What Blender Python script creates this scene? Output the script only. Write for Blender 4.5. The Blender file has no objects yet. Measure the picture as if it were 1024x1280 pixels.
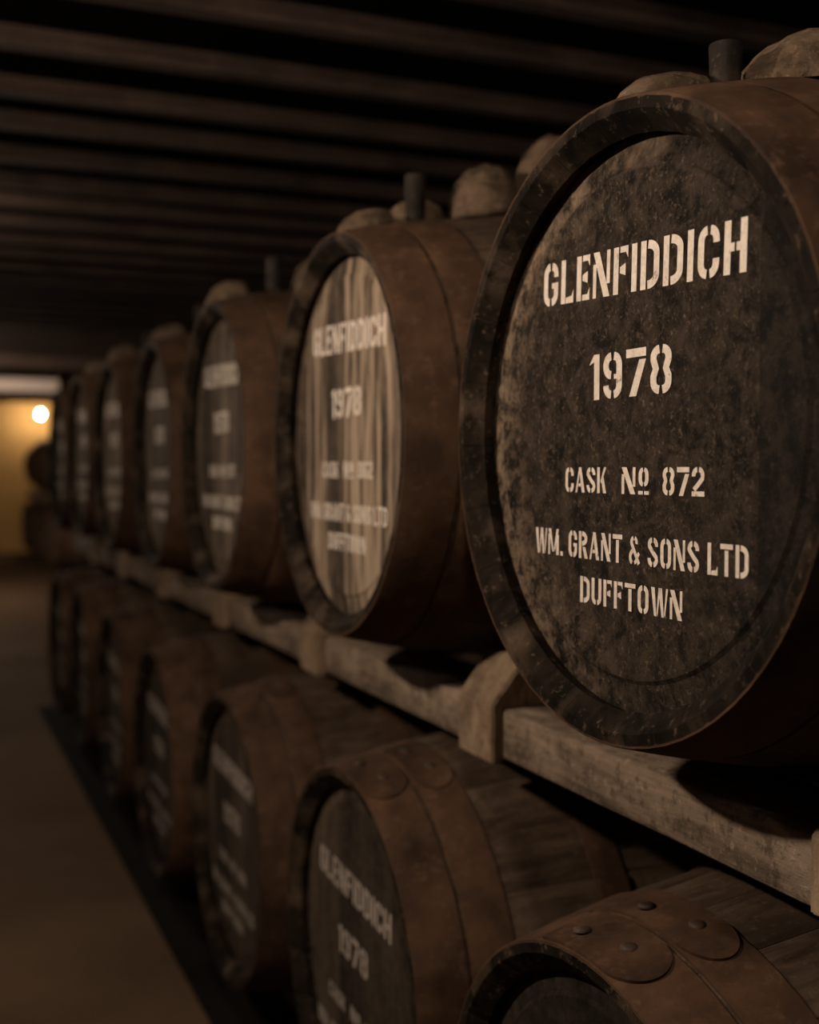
import bpy, bmesh, math, random
from mathutils import Vector, Matrix

# ------------------------------------------------------------------ camera
TH, PT, FPX = 0.4069, 0.0370, 1458.06        # yaw off the cask row, downward pitch, focal length in pixels (1280 high)
ZC = 1.30                                    # eye height above the floor
sc = bpy.context.scene
col = sc.collection
cam_d = bpy.data.cameras.new('camera')
cam = bpy.data.objects.new('camera', cam_d)
col.objects.link(cam)
cam_d.sensor_fit = 'AUTO'
cam_d.sensor_width = 36.0
cam_d.lens = FPX / 1280 * 36.0
cam_d.clip_start = 0.05
cam_d.dof.use_dof = True
cam_d.dof.focus_distance = 1.19
cam_d.dof.aperture_fstop = 2.8
cam.location = (0, 0, ZC)
cam.rotation_euler = (math.pi / 2 - PT, 0, -TH)
sc.camera = cam

# ------------------------------------------------------------------ world, exposure
w = bpy.data.worlds.new('world')
sc.world = w
w.use_nodes = True
w.node_tree.nodes['Background'].inputs[0].default_value = (0.010, 0.008, 0.007, 1)
w.node_tree.nodes['Background'].inputs[1].default_value = 1.0
sc.view_settings.view_transform = 'Standard'
sc.view_settings.look = 'None'
sc.view_settings.gamma = 1.0
sc.view_settings.use_curve_mapping = False
sc.view_settings.exposure = 0.0

# hanging bulbs: (x, y, height above eye, emission strength); the last one is the bulb in view
BULBS = [
    (-0.70, 1.48, 0.60, 1420),
    (0.08, 0.30, 1.03, 600),
    (-0.40, 4.90, 1.03, 420),
    (-0.75, 9.6, 0.95, 500),
    (-0.15, 12.2, 0.70, 2200),
    (1.90, 18.7, 0.84, 430),
]
BULB_COL = (1.0, 0.83, 0.67, 1)

rnd = random.Random(7)

# ------------------------------------------------------------------ material helpers
def nmat(name):
    m = bpy.data.materials.new(name)
    m.use_nodes = True
    nt = m.node_tree
    return m, nt, nt.nodes['Principled BSDF']

class N:
    """small node-building helper"""
    def __init__(s, nt): s.nt = nt
    def new(s, t, **kw):
        n = s.nt.nodes.new(t)
        for k, v in kw.items(): setattr(n, k, v)
        return n
    def put(s, sock, v):
        if isinstance(v, bpy.types.NodeSocket): s.nt.links.new(v, sock)
        elif v is not None: sock.default_value = v
    def coord(s, scale=(1, 1, 1), rand=True, world=False):
        tc = s.new('ShaderNodeTexCoord')
        mp = s.new('ShaderNodeMapping')
        s.put(mp.inputs['Vector'], s.new('ShaderNodeNewGeometry').outputs['Position'] if world else tc.outputs['Object'])
        rand = rand and not world
        mp.inputs['Scale'].default_value = scale
        if rand:
            oi = s.new('ShaderNodeObjectInfo')
            ml = s.math('MULTIPLY', oi.outputs['Random'], 37.0)
            s.put(mp.inputs['Location'], ml)
        return mp.outputs[0]
    def noise(s, vec, scale, detail=4, rough=.6, dist=0.0):
        n = s.new('ShaderNodeTexNoise')
        s.put(n.inputs['Vector'], vec)
        n.inputs['Scale'].default_value = scale
        n.inputs['Detail'].default_value = detail
        n.inputs['Roughness'].default_value = rough
        n.inputs['Distortion'].default_value = dist
        return n.outputs['Fac']
    def math(s, op, a, b=None, c=None, clamp=False):
        n = s.new('ShaderNodeMath', operation=op, use_clamp=clamp)
        s.put(n.inputs[0], a)
        if b is not None: s.put(n.inputs[1], b)
        if c is not None: s.put(n.inputs[2], c)
        return n.outputs[0]
    def ramp(s, fac, lo, hi, a=0.0, b=1.0):
        n = s.new('ShaderNodeMapRange', clamp=True)
        s.put(n.inputs['Value'], fac)
        s.put(n.inputs['From Min'], lo); s.put(n.inputs['From Max'], hi)
        s.put(n.inputs['To Min'], a); s.put(n.inputs['To Max'], b)
        return n.outputs[0]
    def mix(s, fac, a, b):
        n = s.new('ShaderNodeMix', data_type='RGBA')
        s.put(n.inputs[0], fac)
        s.put(n.inputs[6], a if isinstance(a, bpy.types.NodeSocket) else (*a, 1))
        s.put(n.inputs[7], b if isinstance(b, bpy.types.NodeSocket) else (*b, 1))
        return n.outputs[2]
    def bump(s, h, strength, dist, bsdf):
        n = s.new('ShaderNodeBump')
        n.inputs['Strength'].default_value = strength
        n.inputs['Distance'].default_value = dist
        s.put(n.inputs['Height'], h)
        s.nt.links.new(n.outputs[0], bsdf.inputs['Normal'])

def wood(name, dark, mid, light, stretch=(2, 30, 30), stain=5.0, rough=.75, bump=.4, pale=0.45, world=False, speck=.35, spec=.3):
    m, nt, b = nmat(name); n = N(nt)
    v = n.coord(stretch, world=world)
    g = n.noise(v, 1.6, 6, .65, .6)
    v2 = n.coord((1, 1, 1), world=world)
    st = n.noise(v2, stain, 5, .6)
    sp = n.noise(v2, 90, 3, .7)
    c = n.mix(n.ramp(g, .35, .68), dark, mid)
    c = n.mix(n.math('MULTIPLY', n.ramp(st, .5, .72), pale), c, light)
    c = n.mix(n.math('MULTIPLY', n.ramp(n.noise(v2, stain * .6, 4), .52, .7), .7), c, tuple(x * .35 for x in dark))
    c = n.mix(n.math('MULTIPLY', n.ramp(sp, .58, .72), speck), c, light)
    c = n.mix(n.math('MULTIPLY', n.ramp(n.noise(v2, 48, 4, .7), .52, .66), speck), c, tuple(x * .5 for x in dark))
    nt.links.new(c, b.inputs['Base Color'])
    b.inputs['Roughness'].default_value = rough
    b.inputs['Specular IOR Level'].default_value = spec
    h = n.math('ADD', g, n.math('MULTIPLY', sp, .4))
    n.bump(h, bump, .004, b)
    return m

M = {}
M['stave'] = wood('stave_oak', (.038, .024, .015), (.112, .071, .045), (.20, .138, .09), (2.2, 34, 34), 6, .75, .4, .45, False, .35, .15)
M['chime'] = wood('chime_stain', (.0065, .0049, .0036), (.022, .0152, .0102), (.15, .102, .067), (16, 16, 16), 12, .75, .6, .7, True, .6, .04)
M['timber'] = wood('rail_timber', (.13, .092, .063), (.30, .215, .15), (.47, .355, .26), (26, 3.0, 26), 9, .85, 1.0, .5, False, .75, .2)
M['chock'] = wood('chock_timber', (.19, .125, .078), (.34, .235, .15), (.46, .335, .22), (14, 14, 5), 10, .85, .8, .5, False, .45, .2)
M['joist'] = wood('joist_timber', (.044, .027, .019), (.095, .060, .043), (.15, .097, .07), (2.5, 30, 30), 4, .8, .4)
M['block'] = wood('block_timber', (.075, .049, .031), (.18, .12, .077), (.28, .195, .125), (12, 12, 28), 16, .9, 1.2, .45, False, .6, .1)
M['peg'] = wood('peg_wood', (.014, .011, .009), (.032, .024, .018), (.16, .11, .075), (20, 20, 5), 18, .7, .3, .45, False, .3, .1)

def head_mat():
    """cask head boards; object colour: r = how pale the bare wood is, g = how much wear shows, b = how streaky"""
    m, nt, b = nmat('head_oak'); n = N(nt)
    oi = n.new('ShaderNodeObjectInfo')
    sep = n.new('ShaderNodeSeparateColor'); n.put(sep.inputs[0], oi.outputs['Color'])
    pr, pg, pb = sep.outputs
    v = n.coord((1, 1, 1), rand=False)
    mott = n.noise(v, 40, 7, .78, .3)
    fine = n.noise(v, 150, 5, .75)
    big = n.noise(v, 6.5, 4, .6)
    vs = n.coord((14, 14, 1.6), rand=True)
    streak = n.noise(vs, 2.4, 4, .6, .5)
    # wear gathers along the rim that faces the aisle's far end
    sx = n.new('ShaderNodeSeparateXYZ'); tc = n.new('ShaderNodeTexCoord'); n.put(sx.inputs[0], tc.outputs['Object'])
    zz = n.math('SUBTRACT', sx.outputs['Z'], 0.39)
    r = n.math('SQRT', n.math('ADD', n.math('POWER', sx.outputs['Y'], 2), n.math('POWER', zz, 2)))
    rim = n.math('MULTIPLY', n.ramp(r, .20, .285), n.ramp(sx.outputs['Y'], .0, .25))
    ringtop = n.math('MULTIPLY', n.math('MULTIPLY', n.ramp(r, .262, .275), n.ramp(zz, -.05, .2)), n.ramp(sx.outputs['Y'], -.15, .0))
    base = n.mix(n.ramp(mott, .42, .60), (.006, .0047, .0038), (.047, .033, .0225))
    base = n.mix(n.math('MULTIPLY', n.ramp(big, .45, .7), .3), base, (.062, .044, .030))
    bare = n.mix(n.ramp(streak, .35, .68), (.15, .105, .07), (.46, .34, .235))
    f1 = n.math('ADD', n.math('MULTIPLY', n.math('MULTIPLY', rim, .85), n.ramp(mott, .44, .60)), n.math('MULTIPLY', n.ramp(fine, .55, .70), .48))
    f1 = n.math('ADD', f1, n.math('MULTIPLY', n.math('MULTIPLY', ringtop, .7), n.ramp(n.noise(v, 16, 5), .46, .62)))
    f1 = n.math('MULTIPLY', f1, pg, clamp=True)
    c = n.mix(f1, base, (.235, .162, .106))
    f2 = n.math('MULTIPLY', pr, n.ramp(n.math('ADD', n.math('MULTIPLY', streak, pb), n.math('MULTIPLY', big, n.math('SUBTRACT', 1.0, pb))), .36, .52), clamp=True)
    c = n.mix(f2, c, bare)
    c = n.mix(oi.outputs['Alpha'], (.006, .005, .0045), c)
    nt.links.new(c, b.inputs['Base Color'])
    b.inputs['Roughness'].default_value = .85
    b.inputs['Specular IOR Level'].default_value = .12
    n.bump(n.math('ADD', mott, n.math('MULTIPLY', fine, .6)), .55, .003, b)
    return m
M['head'] = head_mat()

def hoop_mat():
    m, nt, b = nmat('rusty_hoop_iron'); n = N(nt)
    v = n.coord((1, 1, 1)); a = n.noise(v, 7, 5, .65); f = n.noise(v, 60, 4, .7)
    c = n.mix(n.ramp(a, .35, .65), (.030, .0165, .0102), (.094, .050, .028))
    c = n.mix(n.math('MULTIPLY', n.ramp(f, .52, .70), .5), c, (.15, .088, .052))
    c = n.mix(n.math('MULTIPLY', n.ramp(n.noise(v, 15, 5, .7), .52, .66), .6), c, (.022, .014, .010))
    nt.links.new(c, b.inputs['Base Color'])
    b.inputs['Roughness'].default_value = .75
    b.inputs['Metallic'].default_value = .0
    b.inputs['Specular IOR Level'].default_value = .08
    n.bump(f, .3, .002, b)
    return m
M['hoop'] = hoop_mat()
M['rivet'] = wood('rivet_iron', (.03, .018, .013), (.075, .042, .026), (.14, .085, .05), (9, 9, 9), 12, .6, .3)

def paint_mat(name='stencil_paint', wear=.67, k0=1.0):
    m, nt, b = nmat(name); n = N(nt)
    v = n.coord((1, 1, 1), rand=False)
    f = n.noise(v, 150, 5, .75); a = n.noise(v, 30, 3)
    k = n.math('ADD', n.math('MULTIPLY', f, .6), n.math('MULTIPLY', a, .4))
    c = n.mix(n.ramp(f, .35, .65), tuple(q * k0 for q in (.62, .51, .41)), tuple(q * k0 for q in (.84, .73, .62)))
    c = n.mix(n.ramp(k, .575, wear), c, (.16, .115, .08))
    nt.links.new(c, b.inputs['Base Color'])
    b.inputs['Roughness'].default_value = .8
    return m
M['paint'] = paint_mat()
M['dimmed'] = paint_mat('dimmed_stencil_paint', .66, .58)  # darker copy of the stencil paint, standing in for weaker light low down

def rough_mat(name, c1, c2, scale=3.0, rough=.9, bump=.5, fine=70, dist=.01):
    m, nt, b = nmat(name); n = N(nt)
    v = n.coord((1, 1, 1), rand=False)
    a = n.noise(v, scale, 5, .6); f = n.noise(v, fine, 3, .7)
    c = n.mix(n.ramp(n.math('ADD', n.math('MULTIPLY', a, .65), n.math('MULTIPLY', f, .35)), .38, .62), c1, c2)
    nt.links.new(c, b.inputs['Base Color'])
    b.inputs['Roughness'].default_value = rough
    b.inputs['Specular IOR Level'].default_value = .06
    n.bump(n.math('ADD', a, n.math('MULTIPLY', f, .5)), bump, dist, b)
    return m
M['floor'] = rough_mat('aisle_concrete', (.082, .050, .028), (.155, .096, .055), 1.4, .85)
M['earth'] = rough_mat('packed_earth', (.006, .0046, .0035), (.014, .0105, .008), 5, .95, .8)
M['plaster'] = rough_mat('limewashed_wall', (.50, .28, .09), (.62, .37, .13), 1.2, .9)
M['stone'] = rough_mat('dark_stone_wall', (.05, .042, .036), (.09, .075, .062), 3, .9)
M['boards'] = rough_mat('sooty_shaded_ceiling_boards', (.0022, .002, .0018), (.004, .0035, .003), 3, .95)  # sooty tone plus the shade of the unlit joist gaps, put into the colour
M['palebeam'] = rough_mat('whitewashed_beam', (.66, .52, .43), (.78, .64, .54), 2, .8)
M['brass'] = rough_mat('lamp_socket_brass', (.10, .07, .03), (.2, .14, .06), 20, .5)
M['cord'] = rough_mat('black_cord', (.012, .011, .010), (.02, .018, .016), 20, .7)

def bulb_mat(strength):
    m = bpy.data.materials.new('lit_bulb_glass'); m.use_nodes = True
    nt = m.node_tree; nt.nodes.clear()
    o = nt.nodes.new('ShaderNodeOutputMaterial'); e = nt.nodes.new('ShaderNodeEmission')
    e.inputs[0].default_value = BULB_COL; e.inputs[1].default_value = strength
    nt.links.new(e.outputs[0], o.inputs[0])
    return m

# ------------------------------------------------------------------ mesh / object helpers
def mesh(name, verts, faces, mat, smooth=None):
    me = bpy.data.meshes.new(name)
    me.from_pydata(verts, [], faces)
    me.validate()
    bm = bmesh.new(); bm.from_mesh(me)
    bmesh.ops.recalc_face_normals(bm, faces=bm.faces)
    bm.to_mesh(me); bm.free()
    me.materials.append(mat)
    if smooth is not None:
        me.shade_smooth()
        me.set_sharp_from_angle(angle=math.radians(smooth))
    return me

def link(name, me, parent=None, loc=(0, 0, 0), rot=(0, 0, 0), scale=None):
    o = bpy.data.objects.new(name, me)
    col.objects.link(o)
    o.location = loc; o.rotation_euler = rot
    if scale: o.scale = scale
    if parent: o.parent = parent
    return o

def tag(o, label=None, cat=None, group=None, kind=None):
    if label: o['label'] = label
    if cat: o['category'] = cat
    if group: o['group'] = group
    if kind: o['kind'] = kind
    return o

def box_data(x0, x1, y0, y1, z0, z1):
    v = [(x, y, z) for x in (x0, x1) for y in (y0, y1) for z in (z0, z1)]
    f = [(0, 1, 3, 2), (4, 6, 7, 5), (0, 4, 5, 1), (2, 3, 7, 6), (0, 2, 6, 4), (1, 5, 7, 3)]
    return v, f

def box(name, b, mat, parent=None, bevel=0.0):
    """box mesh whose object sits at the middle of its underside"""
    x0, x1, y0, y1, z0, z1 = b
    cx, cy = (x0 + x1) / 2, (y0 + y1) / 2
    v, f = box_data(x0 - cx, x1 - cx, y0 - cy, y1 - cy, 0, z1 - z0)
    me = mesh(name, v, f, mat)
    if bevel:
        bm = bmesh.new(); bm.from_mesh(me)
        bmesh.ops.bevel(bm, geom=bm.edges[:], offset=bevel, segments=2, affect='EDGES')
        bm.to_mesh(me); bm.free()
    return link(name, me, parent, (cx, cy, z0))

def lathe(prof, seg=48, axis='z', close=True):
    """revolve (a, r) pairs; axis 'z' -> a is z, axis 'x' -> a is x"""
    v, f = [], []
    for a, r in prof:
        for k in range(seg):
            t = 2 * math.pi * k / seg
            c, s = r * math.cos(t), r * math.sin(t)
            v.append((c, s, a) if axis == 'z' else (a, c, s))
    for i in range(len(prof) - 1):
        for k in range(seg):
            k2 = (k + 1) % seg
            f.append((i * seg + k, i * seg + k2, (i + 1) * seg + k2, (i + 1) * seg + k))
    if close == 'ends':
        f.append(tuple(range(seg))); f.append(tuple(range((len(prof) - 1) * seg, len(prof) * seg)))
    elif close:
        n = len(prof) - 1
        for k in range(seg):
            k2 = (k + 1) % seg
            f.append((n * seg + k, n * seg + k2, k2, k))
    return v, f

# ------------------------------------------------------------------ the setting
XW0, XW1, YW0, YW1 = -2.3, 3.2, -3.0, 19.2
HJ = ZC + 1.13                         # underside of the joists
HC = HJ + 0.052                        # ceiling boards
def struct(name, b, mat):
    return tag(box(name, b, mat), kind='structure')
struct('floor', (XW0, XW1, YW0, YW1, -.2, 0), M['floor'])
struct('floor_earth_strip', (0.635, XW1, YW0, 6.6, 0, .004), M['earth'])
struct('wall_far', (XW0 - .2, XW1 + .2, YW1, YW1 + .2, -.2, HC + .2), M['plaster'])
struct('wall_back', (XW0 - .2, XW1 + .2, YW0 - .2, YW0, -.2, HC + .2), M['stone'])
struct('wall_left', (XW0 - .2, XW0, YW0, YW1, -.2, HC + .2), M['stone'])
struct('wall_right', (XW1, XW1 + .2, YW0, YW1, -.2, HC + .2), M['earth'])
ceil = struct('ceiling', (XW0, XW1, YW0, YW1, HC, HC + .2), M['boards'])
jm = None
y = 2.93 - 0.405 * 14
jv, jf = box_data(XW0, XW1, -.03, .03, 0, HC - HJ)
jm = mesh('joist', jv, jf, M['joist'])
i = 0
while y < YW1 - .2:
    o = link('joist', jm, ceil, (0, y + .06 * math.sin(i * 2.1) * .4, HJ - HC - 0), (0, 0, 0))
    o.location = (o.location.x - ceil.location.x, o.location.y - ceil.location.y, HJ - ceil.location.z)
    y += 0.405; i += 1
tag(box('trim_1', (XW0, 1.62, 13.9, 14.15, ZC + .875, ZC + 1.02), M['palebeam'], None, .01), kind='structure')
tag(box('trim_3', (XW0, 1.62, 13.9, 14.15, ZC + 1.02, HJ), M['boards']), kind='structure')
tag(box('trim_2', (XW0, XW1, 17.0, 17.2, ZC + .93, HJ), M['boards'], None, .01), kind='structure')

# ------------------------------------------------------------------ hanging bulbs
def make_bulb(x, y, dz, strength, label):
    r = bpy.data.objects.new('hanging_bulb', None); col.objects.link(r)
    r.location = (x, y, ZC + dz - .045)
    tag(r, label, 'light bulb', 'bare bulbs hung from the joists')
    v, f = lathe([(0.0, .002), (.004, .014), (.014, .026), (.030, .033), (.045, .032), (.060, .025), (.075, .016), (.085, .013)], 24, 'z', 'ends')
    link('glass', mesh('glass', v, f, bulb_mat(strength), 60), r)
    v, f = lathe([(.080, .015), (.100, .016), (.125, .016), (.132, .009), (.140, .004)], 20, 'z', 'ends')
    link('socket', mesh('socket', v, f, M['brass'], 40), r)
    top = HC - (ZC + dz - .045)
    v, f = lathe([(.136, .003), (top, .003)], 8, 'z', 'ends')
    link('cord', mesh('cord', v, f, M['cord'], 40), r)
    return r
bl = ['bare lit bulb hanging over the aisle facing the cask numbered 872',
      'bare lit bulb hung close under the joists at the near end of the cask row',
      'bare lit bulb hanging over the aisle beside the middle casks of the stack',
      'bare lit bulb hanging over the empty stretch of the aisle',
      'bare lit bulb hanging just before the whitewashed ceiling beam',
      'bare round lit bulb glowing in front of the ochre far wall']
for (x, y, dz, s), lab in zip(BULBS, bl):
    make_bulb(x, y, dz, s, lab)

# ------------------------------------------------------------------ stencil lettering
T = .175       # stroke width in letter heights
def arc(cx, cy, rx, ry, a0, a1, n=7):
    return [(cx + rx * math.cos(math.radians(a0 + (a1 - a0) * k / n)), cy + ry * math.sin(math.radians(a0 + (a1 - a0) * k / n))) for k in range(n + 1)]
def lb(x0, xm, y0, y1):       # left bracket: top middle round to bottom middle
    h = T / 2; rx = max(.05, xm - x0 - h); ry = min(.2, (y1 - y0) / 2 - h)
    return arc(x0 + h + rx, y1 - h - ry, rx, ry, 90, 180) + arc(x0 + h + rx, y0 + h + ry, rx, ry, 180, 270)
def rb(xm, x1, y0, y1):
    return [(xm + x1 - px, py) for px, py in lb(xm, x1, y0, y1)]
def hook_tr(xm, x1, y1, ye):  # top middle round to the right side, ending at ye
    h = T / 2; rx = x1 - xm - h
    return arc(xm, y1 - h - .2, rx, .2, 90, 0) + [(x1 - h, ye)]
def hook_br(xm, x1, y0, ye):
    return [(px, 2 * y0 + .0 + (-py)) for px, py in hook_tr(xm, x1, -y0, -ye)]
def flipx(p, w): return [(w - a, b) for a, b in p]

def glyph(ch):
    """-> (strokes [(points, width)], polygons, advance width) in a box one unit high"""
    w = .60; m = w / 2; g = .045; S = []; P = []
    def st(pts, t=T): S.append((pts, t))
    def stem(x, y0=0, y1=1, t=T): P.append([(x, y0), (x + t, y0), (x + t, y1), (x, y1)])
    def quad(*p): P.append(list(p))
    th = .12
    if ch == 'I': w = T; stem(0)
    elif ch == 'L':
        w = .50; stem(0); quad((T + .02, 0), (w, 0), (w, .30), (w - .07, .16), (T + .02, .13))
    elif ch in 'EF':
        w = .50; stem(0); quad((T + .05, 1), (w, 1), (w, .74), (w - .08, .87), (T + .05, .87))
        quad((T + .05, .44), (w - .08, .38), (w - .08, .64), (T + .05, .57))
        if ch == 'E': quad((T + .05, 0), (w, 0), (w, .28), (w - .08, .13), (T + .05, .13))
    elif ch == 'N':
        w = .62; stem(0, 0, .74, th); quad((0, 1), (.22, 1), (w - .0, 0), (w - .22, 0)); stem(w - th, .28, 1, th)
    elif ch == 'D':
        stem(0); st(rb(T + .06, w, 0, 1))
    elif ch == 'H':
        stem(0); stem(w - T); quad((T, .42), (m - .025, .42), (m - .025, .58), (T, .58)); quad((m + .025, .42), (w - T, .42), (w - T, .58), (m + .025, .58))
    elif ch in 'CG':
        st(lb(0, m - g, 0, 1)); st(hook_tr(m + g, w, 1, .66)); st(hook_br(m + g, w, 0, .36 if ch == 'C' else .44))
        if ch == 'G': quad((m + .04, .40), (w, .40), (w, .53), (m + .04, .53))
    elif ch == 'O':
        st(lb(0, m - g, 0, 1)); st(rb(m + g, w, 0, 1))
    elif ch == 'o':
        w = .46; m = w / 2; st(lb(0, m - .03, .28, 1), .15); st(rb(m + .03, w, .28, 1), .15); quad((0, 0), (m - .03, 0), (m - .03, .13), (0, .13)); quad((m + .03, 0), (w, 0), (w, .13), (m + .03, .13))
    elif ch == 'U':
        st([(T / 2, 1)] + arc(m - g, T / 2 + .2, m - g - T / 2, .2, 180, 270)); st([(w - T / 2, 1)] + arc(m + g, T / 2 + .2, m - g - T / 2, .2, 0, -90))
    elif ch == 'T':
        quad((0, .84), (w, .84), (w, 1), (0, 1)); stem(m - T / 2, 0, .80)
    elif ch == 'A':
        w = .66; quad((0, 0), (th, 0), (w * .5 - .01, .92), (w * .5 - .09, .92)); quad((w - .2, 0), (w, 0), (w * .5 + .08, 1), (w * .5 - .10, 1)); quad((.20, .24), (w - .27, .24), (w - .29, .36), (.23, .36))
    elif ch == 'K':
        stem(0); quad((T + .04, .46), (w - .14, 1), (w, 1), (T + .10, .36)); quad((T + .10, .56), (T + .24, .66), (w, 0), (w - .2, 0))
    elif ch == 'M':
        w = .78; stem(0, 0, .8, th); quad((0, 1), (.2, 1), (w / 2 + .02, .12), (w / 2 - .08, .12)); quad((w - .16, 1), (w, 1), (w / 2 + .10, .12), (w / 2 + .04, .25)); stem(w - T, 0, .78)
    elif ch == 'W':
        w = .86; d = w / 2
        for k in (0, 1):
            x = k * (d - .04)
            quad((x, 1), (x + .19, 1), (x + .29, 0), (x + .17, 0)); quad((x + .30, .12), (x + .35, 0), (x + .50, 1), (x + .40, 1))
    elif ch == 'R':
        stem(0); st(rb(T + .05, w - .02, .46, 1)); quad((T + .08, .42), (T + .27, .42), (w + .02, 0), (w - .19, 0))
    elif ch == 'S':
        h = T / 2
        st(arc(m - g, 1 - h - .18, m - g - h, .18, 90, 180) + [(h + .02, .70), (m - .02, .52), (w - h - .02, .34)] + arc(m + g, h + .18, m - g - h, .18, 0, -90))
        st(hook_tr(m + g, w, 1, .70)); st([(w - a, 1 - b) for a, b in hook_tr(m + g, w, 1, .70)])
    elif ch == '&':
        w = .68; h = .075
        st(arc(.30, .78, .15, .15, -20, 75), .14); st(arc(.30, .78, .15, .15, 105, 215) + [(.60, .04)], .15)
        st([(.24, .52)] + arc(.24, .26, .17, .20, 120, 250), .15); st(arc(.26, .26, .2, .20, 290, 350) + [(.60, .42)], .13)
    elif ch == '.':
        w = T; quad((0, 0), (T, 0), (T, .16), (0, .16))
    elif ch == '1':
        w = .34; stem(w - T); quad((0, .78), (w - T, .84), (w - T, 1), (.10, .92))
    elif ch == '7':
        quad((0, .82), (w, .82), (w, 1), (0, 1)); quad((.10, 0), (.31, 0), (w, .76), (w - .2, .76))
    elif ch == '8':
        h = T / 2
        L = arc(m - g, 1 - h - .17, m - g - h, .17, 90, 180, 5) + [(h, .70), (h + .07, .52), (h, .36)] + arc(m - g, h + .17, m - g - h, .17, 180, 270, 5)
        st(L); st(flipx(L, w))
    elif ch == '9':
        st(lb(0, m - g, .42, 1)); st(rb(m + g, w, 0, 1)); st([(w - a, b) for a, b in hook_br(m + g, w, 0, .28)])
        quad((m + g, .42), (w - T, .42), (w - T, .52), (m + g, .52))
    elif ch == '6':
        S2, P2, w2 = glyph('9'); return [([(w2 - a, 1 - b) for a, b in p], t) for p, t in S2], [[(w2 - a, 1 - b) for a, b in p] for p in P2], w2
    elif ch == '2':
        h = T / 2
        st([(h, .68)] + arc(m - g, 1 - h - .2, m - g - h, .2, 180, 90)); st(arc(m + g, 1 - h - .2, m - g - h, .2, 90, 0) + [(w - h, .62), (m, .40), (h + .02, .22)])
        quad((0, 0), (w, 0), (w, .17), (0, .17))
    elif ch == '3':
        h = T / 2
        st(flipx(arc(m - g, 1 - h - .17, m - g - h, .17, 90, 180, 5) + [(h, .70), (h + .07, .52), (h, .36)] + arc(m - g, h + .17, m - g - h, .17, 180, 270, 5), w))
        st(flipx(hook_tr(m + g, w, 1, .72), w)); st(flipx(hook_br(m + g, w, 0, .28), w))
    elif ch == '4':
        quad((0, .22), (w * .55, .22), (w * .55, .36), (0, .36)); quad((0, .38), (.14, .38), (w - T, 1), (w - T - .14, 1)); stem(w - T)
    elif ch == '5':
        quad((0, .84), (w, .84), (w, 1), (0, 1)); quad((0, .46), (T, .52), (T, .81), (0, .81)); st(rb(T + .05, w, 0, .60)); st(flipx(hook_br(m + g, w, 0, .28), w))
    elif ch == '0': return glyph('O')
    else: w = .34
    return S, P, w

def strip(pts, t):
    q = []
    for k, p in enumerate(pts):
        if not q or (p[0] - q[-1][0]) ** 2 + (p[1] - q[-1][1]) ** 2 > 1e-5: q.append(p)
    L, Rr = [], []
    for k in range(len(q)):
        a = q[max(0, k - 1)]; b = q[min(len(q) - 1, k + 1)]
        dx, dy = b[0] - a[0], b[1] - a[1]; l = math.hypot(dx, dy) or 1
        L.append((q[k][0] - dy / l * t / 2, q[k][1] + dx / l * t / 2)); Rr.append((q[k][0] + dy / l * t / 2, q[k][1] - dx / l * t / 2))
    return [[L[k], L[k + 1], Rr[k + 1], Rr[k]] for k in range(len(q) - 1)]

def text_mesh(txt, u0, u1, v0, v1, xf, zc, mat):
    """one line of lettering fitted into u0..u1, v0..v1 on the head (u grows to the reader's right)"""
    x = 0; polys = []
    for ch in txt:
        S, P, wd = glyph(ch)
        for pts, t in S: polys += [[(a + x, b) for a, b in qd] for qd in strip(pts, t)]
        for p in P: polys.append([(a + x, b) for a, b in p])
        x += wd + (.13 if ch != ' ' else -.04)
    x -= .13
    sx, sy = (u1 - u0) / x, v1 - v0
    V, F = [], []
    for p in polys:
        F.append(tuple(range(len(V), len(V) + len(p))))
        V += [(xf, -(u0 + a * sx), zc + v0 + b * sy) for a, b in p]
    me = bpy.data.meshes.new('lettering'); me.from_pydata(V, [], F); me.materials.append(mat)
    return me

# ------------------------------------------------------------------ the cask, part by part
L, RH, RB = 1.0, .326, .388
ZA = .39                                  # axis height above the cask's own origin (its lowest point)
def rad(x): return RH + (RB - RH) * (1 - (2 * x / L - 1) ** 2)
NST = 24
def stave_mesh():
    hw = math.pi / NST - .0012
    xs = [(0, RH - .011), (.020, RH - .031), (.05, None), (.10, None), (.16, None), (.24, None), (.33, None), (.42, None), (.5, None)]
    xs = xs + [(L - a, b) for a, b in reversed(xs[:-1])]
    V, F = [], []
    for x, ri in xs:
        ro = rad(x); ri = ri if ri is not None else ro - .032
        for a, r in ((-hw, ro - .0014), (-hw * .86, ro), (0, ro), (hw * .86, ro), (hw, ro - .0014), (hw, ri), (0, ri), (-hw, ri)):
            V.append((x - L / 2, r * math.sin(a), r * math.cos(a)))
    n = 8
    for k in range(len(xs) - 1):
        for j in range(n):
            j2 = (j + 1) % n
            F.append((k * n + j, k * n + j2, (k + 1) * n + j2, (k + 1) * n + j))
    F.append(tuple(range(n))); F.append(tuple(range((len(xs) - 1) * n, len(xs) * n)))
    me = mesh('stave', V, F, M['stave'], 35)
    me.materials.append(M['chime'])
    for p in me.polygons:
        if abs(p.normal.x) > .6 or (abs(p.center.x) > L / 2 - .045 and p.normal.z < -.2): p.material_index = 1
    return me
ME_STAVE = stave_mesh()

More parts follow.
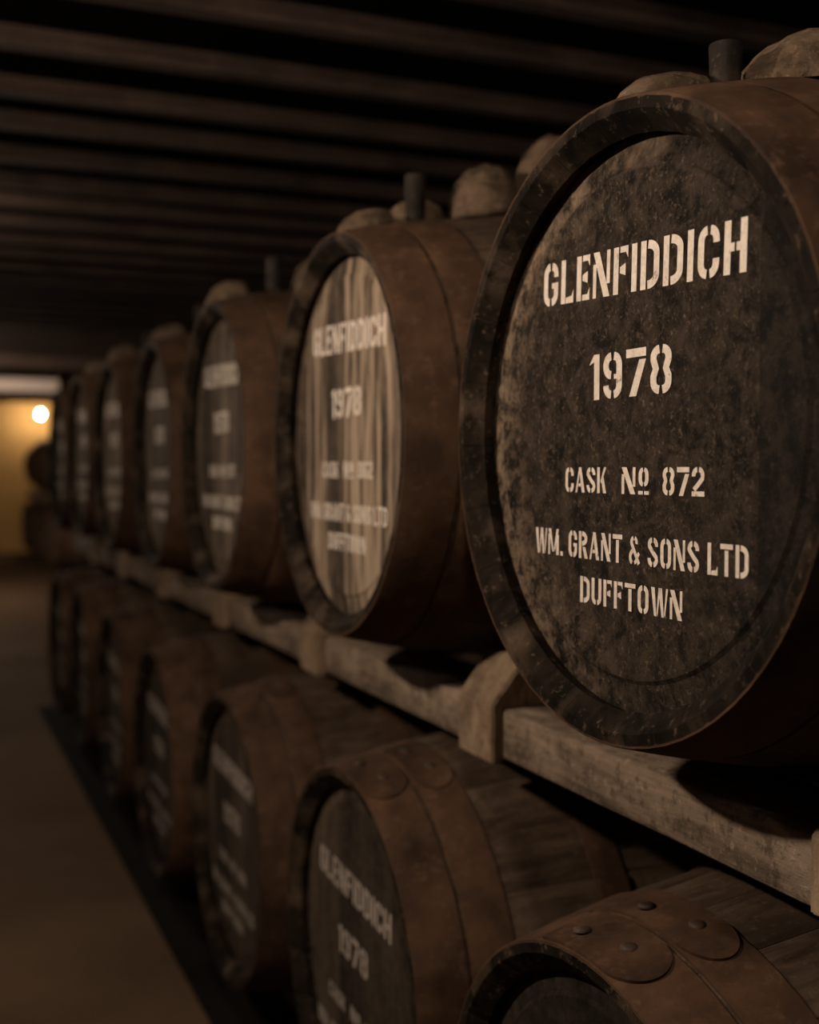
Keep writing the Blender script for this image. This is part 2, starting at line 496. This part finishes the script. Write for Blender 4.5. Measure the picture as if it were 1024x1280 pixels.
HOOPS = [(.0004, .078), (.084, .152), (.30, .352), (.648, .70), (.848, .916), (.922, .9996)]
def hoop_mesh(x0, x1, seg=72):
    e = .0035
    pr = [(x0, rad(x0) - .002), (x0, rad(x0) + e - .001), (x0 + .0015, rad(x0) + e), ((x0 + x1) / 2, rad((x0 + x1) / 2) + e), (x1 - .0015, rad(x1) + e), (x1, rad(x1) + e - .001), (x1, rad(x1) - .002)]
    v, f = lathe([(a - L / 2, r) for a, r in pr], seg, 'x', True)
    return mesh('hoop', v, f, M['hoop'], 30)
ME_HOOP = [hoop_mesh(a, b) for a, b in HOOPS]

def lap_mesh(x0, x1):
    """riveted overlap of the hoop: a thin curved plate with one rounded end, lying over the top of the hoop"""
    n = 30; a0, a1 = -.16, .34; V, F = [], []
    mid = (x0 + x1) / 2; half = (x1 - x0) / 2 - .002
    for k in range(n + 1):
        a = a0 + (a1 - a0) * math.sin(math.pi / 2 * k / n)
        s = max(0, (a - (a1 - .13)) / .13)
        hh = half * math.sqrt(max(.0004, 1 - s * s))
        for x, dr in ((mid - hh, .003), (mid - hh, .0065), (mid + hh, .0065), (mid + hh, .003)):
            r = rad(x) + dr
            V.append((x - L / 2, r * math.sin(-a), r * math.cos(a)))
    for k in range(n):
        for j in range(4):
            j2 = (j + 1) % 4
            F.append((k * 4 + j, k * 4 + j2, k * 4 + 4 + j2, k * 4 + 4 + j))
    F.append((0, 1, 2, 3)); F.append(tuple(n * 4 + j for j in range(4)))
    return mesh('lap_plate', V, F, M['hoop'], 30)
ME_LAP = [lap_mesh(a, b) for a, b in HOOPS]
rv, rf = lathe([(-.001, .0105), (.001, .0102), (.0028, .0085), (.0042, .005), (.0046, .001)], 16, 'z', 'ends')
ME_RIVET = mesh('rivet', rv, rf, M['rivet'], 50)

RHD = .3005                                # head radius where it sits in the croze
def board_meshes(xf):
    edges = [-.31, -.205, -.108, .004, .098, .207, .31]
    out = []
    for k in range(6):
        bm = bmesh.new()
        rings = [.09, .18, .264, .2685, RHD]; dx = [0, 0, 0, .003, .007]; seg = 72; prev = None
        c = bm.verts.new((xf - L / 2, 0, ZA))
        for r, d in zip(rings, dx):
            cur = [bm.verts.new((xf + d - L / 2, r * math.cos(2 * math.pi * j / seg), ZA + r * math.sin(2 * math.pi * j / seg))) for j in range(seg)]
            for j in range(seg):
                j2 = (j + 1) % seg
                if prev is None: bm.faces.new((c, cur[j], cur[j2]))
                else: bm.faces.new((prev[j], cur[j], cur[j2], prev[j2]))
            prev = cur
        for yy, sgn in ((edges[k] + .00018, -1), (edges[k + 1] - .00018, 1)):
            bmesh.ops.bisect_plane(bm, geom=bm.verts[:] + bm.edges[:] + bm.faces[:], plane_co=(0, yy, 0), plane_no=(0, sgn, 0), clear_outer=True)
        be = [e for e in bm.edges if e.is_boundary]
        r = bmesh.ops.extrude_edge_only(bm, edges=be)
        bmesh.ops.translate(bm, vec=(.02, 0, 0), verts=[q for q in r['geom'] if isinstance(q, bmesh.types.BMVert)])
        bmesh.ops.recalc_face_normals(bm, faces=bm.faces)
        me = bpy.data.meshes.new('head_board'); bm.to_mesh(me); bm.free()
        me.materials.append(M['head'])
        out.append(me)
    return out
XF1, XF2 = .031, .029
ME_BOARDS = {XF1: board_meshes(XF1), XF2: board_meshes(XF2)}
bv, bf = lathe([(L / 2 - .06, .30), (L / 2 - .045, .30)], 48, 'x', 'ends')
ME_BACK = mesh('back_head', bv, bf, M['stave'])

ROOT_LINES = [('GLENFIDDICH', -.171, .182, .139, .188), ('1978', -.068, .079, .031, .080), ('CASK', -.116, -.034, -.070, -.042), ('No', -.005, .043, -.070, -.042), ('NUM', .066, .131, -.070, -.042),
              ('WM. GRANT & SONS LTD', -.182, .194, -.143, -.113), ('DUFFTOWN', -.084, .099, -.192, -.163)]
def make_cask(X, Y, Z, yaw, label, group, num=None, xf=XF2, tint=None, scale=1.0, lap=None, turn=0.0, du=0.0, dv=0.0, tilt=0.0, detail=True, paint='paint'):
    """X, Y, Z: middle of the front chime; the axis runs to +X"""
    root = bpy.data.objects.new('whisky_cask', None); col.objects.link(root)
    root.location = (X + math.cos(yaw) * L / 2, Y + math.sin(yaw) * L / 2, Z - ZA * scale)
    root.rotation_euler = (0, 0, yaw); root.scale = (1, scale, scale)
    tag(root, label, 'cask', group)
    if detail:
        for k in range(NST):
            link('stave', ME_STAVE, root, (0, 0, ZA), (2 * math.pi * (k + turn) / NST, 0, 0))
        for k, me in enumerate(ME_HOOP):
            h = link('hoop', me, root, (0, 0, ZA))
            la = (lap if lap is not None else rnd.uniform(-2.5, 2.5)) + (.0, .03, 1.1, .4, .2, .5)[k]
            p = link('lap_plate', ME_LAP[k], h, (0, 0, 0), (la, 0, 0))
            mid = (HOOPS[k][0] + HOOPS[k][1]) / 2; rr = rad(mid) + .0062
            for a, off in ((-.03, -.010), (.17, .006)):
                aa = la + a
                link('rivet', ME_RIVET, h, (mid + off - L / 2, rr * math.sin(-aa), rr * math.cos(aa)), (aa, 0, 0))
    else:
        v, f = lathe([(x - L / 2, rad(x)) for x in (0, .1, .2, .35, .5, .65, .8, .9, 1.0)] + [(L / 2 - .03, .295), (.0, .30), (-L / 2 + .03, .295)], 40, 'x', True)
        link('body', mesh('body', v, f, M['stave'], 40), root, (0, 0, ZA))
        for k, me in enumerate(ME_HOOP): link('hoop', me, root, (0, 0, ZA))
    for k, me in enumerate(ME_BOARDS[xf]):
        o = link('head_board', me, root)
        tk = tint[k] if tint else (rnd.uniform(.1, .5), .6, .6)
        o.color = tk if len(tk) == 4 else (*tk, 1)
    link('back_head', ME_BACK, root, (0, 0, ZA))
    if num:
        for t, u0, u1, v0, v1 in ROOT_LINES:
            o = link('lettering', text_mesh(num if t == 'NUM' else t, u0 + du, u1 + du, v0 + dv, v1 + dv, xf - L / 2 - .0007, 0, M[paint]), root, (0, 0, ZA), (tilt + (-.0 if t != 'GLENFIDDICH' else .035), 0, 0))
    return root

X0, Y0, SP, ZT, ZL = .6518, 1.0280, .8031, ZC + .0468, ZC - .8467
nth = ['', 'second', 'third', 'fourth', 'fifth', 'sixth', 'last']
fitT = [(.0077, .0039, -.0031, .0141), (-.010, -.0061, .0075, -.0132), (-.0133, .0117, .0041, -.0182), (.0026, .0071, -.0044, -.0232), (0, 0, 0, 0), (.0033, .0025, .0106, .002), (.0094, -.0023, 0, -.0047)]
fitL = [(-.0046, .009, .0014, .0038), (.0151, .003, .0082, -.010), (.0073, -.0131, -.0068, -.0062), (-.0037, -.0114, -.0151, -.0171), (.0007, -.0013, -.0028, -.0228), (.0011, .0155, .0106, -.023), (0, 0, 0, 0)]
dark = [(.0, .6, .5, .45), (.0, .8, .5, .9)] + [(.0, 1.0, .5)] * 4
pale = [(.55, .3, .6), (.95, .3, .75), (.9, .4, .8), (.22, .3, .85), (.85, .4, .8), (.10, .5, .6)]
topnum = ['872', '862', '871', '864', '869', '858', '866']
lownum = [None, '883', '881', '887', '884', '889', '880']
TOPY = []
for i in range(7):
    dx, dy, dz, yaw = fitT[i]
    lab = ['dark-headed cask with crisp white stencilled lettering, cask number 872, on the upper rail',
           'upper-rail cask with pale streaked head boards, directly beside the cask numbered 872'][i] if i < 2 else \
          ('%s cask along the upper rail, counting from the cask numbered 872' % nth[i] if i < 6 else 'last cask of the upper rail, farthest from the cask numbered 872')
    tint = dark if i == 0 else pale if i == 1 else [(max(.0, .45 - .06 * k + rnd.uniform(-.2, .3)), .5, .7) for k in range(6)]
    make_cask(X0 + dx, Y0 + SP * i + dy, ZT + dz, yaw, lab, 'casks on the upper rail', topnum[i], XF1 if i == 0 else XF2, tint, 1.0, -2.0, rnd.random(),
              0 if i == 0 else -.004)
    TOPY.append((X0 + dx, Y0 + SP * i + dy, ZT + dz))
for i in range(7):
    dx, dy, dz, yaw = fitL[i]
    lab = ['floor-level cask with dark recessed head and riveted rusty hoops, below the cask numbered 872',
           'floor-level cask with dim slanting stencilled lettering, second along, below the pale streaked cask'][i] if i < 2 else \
          ('%s cask along the floor tier, counting from the one below cask 872' % nth[i] if i < 6 else 'last cask of the floor tier, farthest from the cask numbered 872')
    tint = [(.04, .25, .6, .4)] * 6 if i == 0 else [(max(0, .10 + rnd.uniform(-.12, .12)), .45, .7, .8) for k in range(6)]  # low tint and alpha paint the floor tier's dimmer light into its heads
    make_cask(X0 + dx, Y0 + SP * i + dy, ZL + dz, yaw, lab, 'casks on the floor tier', lownum[i], XF2, tint, 1.0, (-.12, .05, -.05, .1, -.1, 0, .1)[i], rnd.random(), -.035, -.05 if i == 1 else -.02, 0, paint='dimmed')

# far stack near the end wall
for k in range(6):
    lab = ['first', 'second', 'third', 'fourth', 'fifth', 'sixth'][5 - k] + ' cask from the ochre far wall, floor tier of the far stack'
    make_cask(1.60 + rnd.uniform(-.02, .02), 14.35 + .80 * k, ZL, rnd.uniform(-.02, .02), lab, 'casks of the far stack', None, XF2, None, 1.0, None, 0, detail=False)
for k in range(2):
    lab = ['cask lying lengthwise on the far stack, farther from the ochre wall', 'cask lying lengthwise on the far stack, close to the ochre wall'][k]
    make_cask(1.93, 15.5 + 1.45 * k, ZT, math.pi / 2, lab, 'casks lying on top of the far stack', None, XF2, None, 1.0, None, 0, detail=False)

# ------------------------------------------------------------------ rails and chocks
ZR0, ZR1 = ZC - .432, ZC - .358
def rail(x0, x1, y0, y1, z0, z1, label, group):
    """one long squared timber with slightly uneven edges"""
    n = 40; V, F = [], []
    cx, cy = (x0 + x1) / 2, (y0 + y1) / 2
    r2 = random.Random(int(x0 * 1000 + z0 * 77))
    for k in range(n + 1):
        yy = y0 + (y1 - y0) * k / n - cy
        j = lambda s: r2.uniform(-s, s)
        e = .004
        pts = [(x0 + e, z0), (x1 - e, z0), (x1, z0 + e), (x1, z1 - e), (x1 - e, z1), (x0 + e, z1), (x0, z1 - e), (x0, z0 + e)]
        wx, wz = j(.0012), j(.0012)
        V += [(px - cx + wx, yy, pz - z0 + (wz if pz > (z0 + z1) / 2 else 0)) for px, pz in pts]
    for k in range(n):
        for a in range(8):
            b = (a + 1) % 8
            F.append((k * 8 + a, k * 8 + b, k * 8 + 8 + b, k * 8 + 8 + a))
    F.append(tuple(range(8))); F.append(tuple(n * 8 + a for a in range(8)))
    o = link('stow_rail', mesh('stow_rail', V, F, M['timber'], 50), None, (cx, cy, z0))
    return tag(o, label, 'timber rail', group)
YE = Y0 + SP * 6 + .45
rail(.810, .945, -.6, YE, ZR0, ZR1, 'long weathered squared timber rail carrying the fronts of the upper casks', 'stow rails')
rail(1.36, 1.495, -.6, YE, ZR0, ZR1, 'long timber rail under the rear ends of the upper casks', 'stow rails')
rail(.83, .95, -.6, YE, .004, ZL - .397, 'dark floor rail under the fronts of the floor-level casks', 'stow rails')
rail(1.36, 1.48, -.6, YE, .004, ZL - .397, 'dark floor rail under the rear ends of the floor-level casks', 'stow rails')
rail(1.70, 1.775, 14.0, 18.8, ZL + .395, ZT - .364, 'timber rail on the far stack, on the aisle side of its top casks', 'stow rails')
rail(2.085, 2.16, 14.0, 18.8, ZL + .395, ZT - .364, 'timber rail on the far stack, on the wall side of its top casks', 'stow rails')
rail(1.76, 1.88, 14.0, 18.8, 0, ZL - .397, 'floor rail under the far stack of casks', 'stow rails')

def chock_mesh(hook=True, h=.075):
    """block that hooks over the front of the rail, its upper front sawn to a slope; y runs along the rail"""
    zb = -.074
    pr = [(-.02, zb - .006), (-.02, .008), (.034, h), (.105, h), (.125, h - .02), (.125, .001), (.0, .001), (.0, zb - .006)]
    if not hook: pr = [(.0, .001), (.0, .012), (.034, h), (.105, h), (.125, h - .02), (.125, .001)]
    y0, y1 = -.058, .058; n = len(pr)
    V = [(a, y0, b) for a, b in pr] + [(a, y1, b) for a, b in pr]
    F = [tuple(range(n)), tuple(range(n, 2 * n))] + [(k, (k + 1) % n, n + (k + 1) % n, n + k) for k in range(n)]
    me = mesh('chock', V, F, M['chock'])
    bm = bmesh.new(); bm.from_mesh(me)
    bmesh.ops.bevel(bm, geom=bm.edges[:], offset=.003, segments=2, affect='EDGES')
    bm.to_mesh(me); bm.free()
    return me
ME_CH, ME_CH2 = chock_mesh(), chock_mesh(False)
for i in range(7):
    who = ['the cask numbered 872', 'the pale streaked cask'][i] if i < 2 else ('the %s upper cask' % nth[i])
    o = link('chock', ME_CH, None, (.810, Y0 + SP * i - (.249 if i else .222), ZR1))
    if i == 0: o.scale.z = .86
    tag(o, 'sawn wooden chock hooked over the front rail, wedged under %s' % who, 'chock', 'chocks on the front rail')
    o = link('chock', ME_CH2, None, (1.36, Y0 + SP * i - .249, ZR1))
    tag(o, 'wooden chock on the rear rail, wedged under %s' % who, 'chock', 'chocks on the rear rail')
# ------------------------------------------------------------------ pegs and rounded blocks lying on the cask tops
pv, pf = lathe([(-.012, .0150), (.0, .0155), (.030, .0170), (.066, .0180), (.070, .0170), (.071, .012), (.071, .001)], 24, 'z', 'ends')
ME_PEG = mesh('bung_peg', pv, pf, M['peg'], 40)
def top_z(c, X, Y):
    r = rad(min(max(X - c[0], 0), L)) + .004; dy = Y - c[1]
    return c[2] + math.sqrt(max(.0, r * r - dy * dy))
def dome_mesh(seed, w, d, h, c, X, Y):
    """rough half-round lump of timber, w along x, d along y, h high"""
    bm = bmesh.new()
    bmesh.ops.create_icosphere(bm, subdivisions=4, radius=1)
    from mathutils import noise as mn
    for v in bm.verts:
        p = v.co.copy()
        s = 1 / max(abs(p.x) ** 3 + abs(p.y) ** 3 + abs(p.z) ** 3, 1e-6) ** (1 / 3)
        p = p.lerp(p * s, .3)
        k = 1 + .06 * mn.noise(p * 2.2 + Vector((seed, 0, 0))) + .04 * mn.noise(p * 6 + Vector((0, seed, 0)))
        p *= k
        vx, vy = p.x * w / 2, p.y * d / 2
        v.co = (vx, vy, max(p.z, .0) * h + top_z(c, X + vx, Y + vy) - top_z(c, X, Y) + .0005)
    me = bpy.data.meshes.new('timber_block'); bm.to_mesh(me); bm.free()
    me.materials.append(M['block']); me.shade_smooth()
    return me
for i, c in enumerate(TOPY):
    who = ['the cask numbered 872', 'the pale streaked cask'][i] if i < 2 else ('the %s upper cask' % nth[i])
    px, py = c[0] + .155, c[1] + (.0 if i < 2 else rnd.uniform(-.02, .02))
    tag(link('bung_peg', ME_PEG, None, (px, py, top_z(c, px, py)), (0, 0, 0), (1.0, 1.0, .70 if i == 0 else 1.12)), 'dark stubby wooden peg standing upright on top of %s' % who, 'peg', 'pegs on the cask tops')
    if i == 0: sp = [(.095, .03, .12, .07, .030), (.285, -.0, .20, .15, .062)]
    elif i == 1: sp = [(.067, .0, .095, .08, .030), (.172, .05, .12, .07, .048), (.285, .0, .120, .13, .09), (.42, -.0, .135, .14, .145)]
    else: sp = [(.10 + rnd.uniform(-.04, .03), rnd.uniform(.04, .09), .11, .08, .035 + rnd.uniform(0, .02)), (.27 + rnd.uniform(-.03, .03), .0, .13, .12, .07)]
    for k, (ox, oy, ww, dd, hh) in enumerate(sp):
        X, Y = c[0] + ox, c[1] + oy
        tag(link('timber_block', dome_mesh(i * 7 + k * 3 + 1, ww, dd, hh, c, X, Y), None, (X, Y, top_z(c, X, Y))),
            ['low flattish rounded', 'rough rounded', 'large rough rounded', 'largest rough rounded'][k if len(sp) > 3 else min(k, 1) if len(sp) == 2 else (0, 2, 3)[k]] + ' lump of timber lying on top of %s' % who, 'timber block', 'rounded blocks on the cask tops')
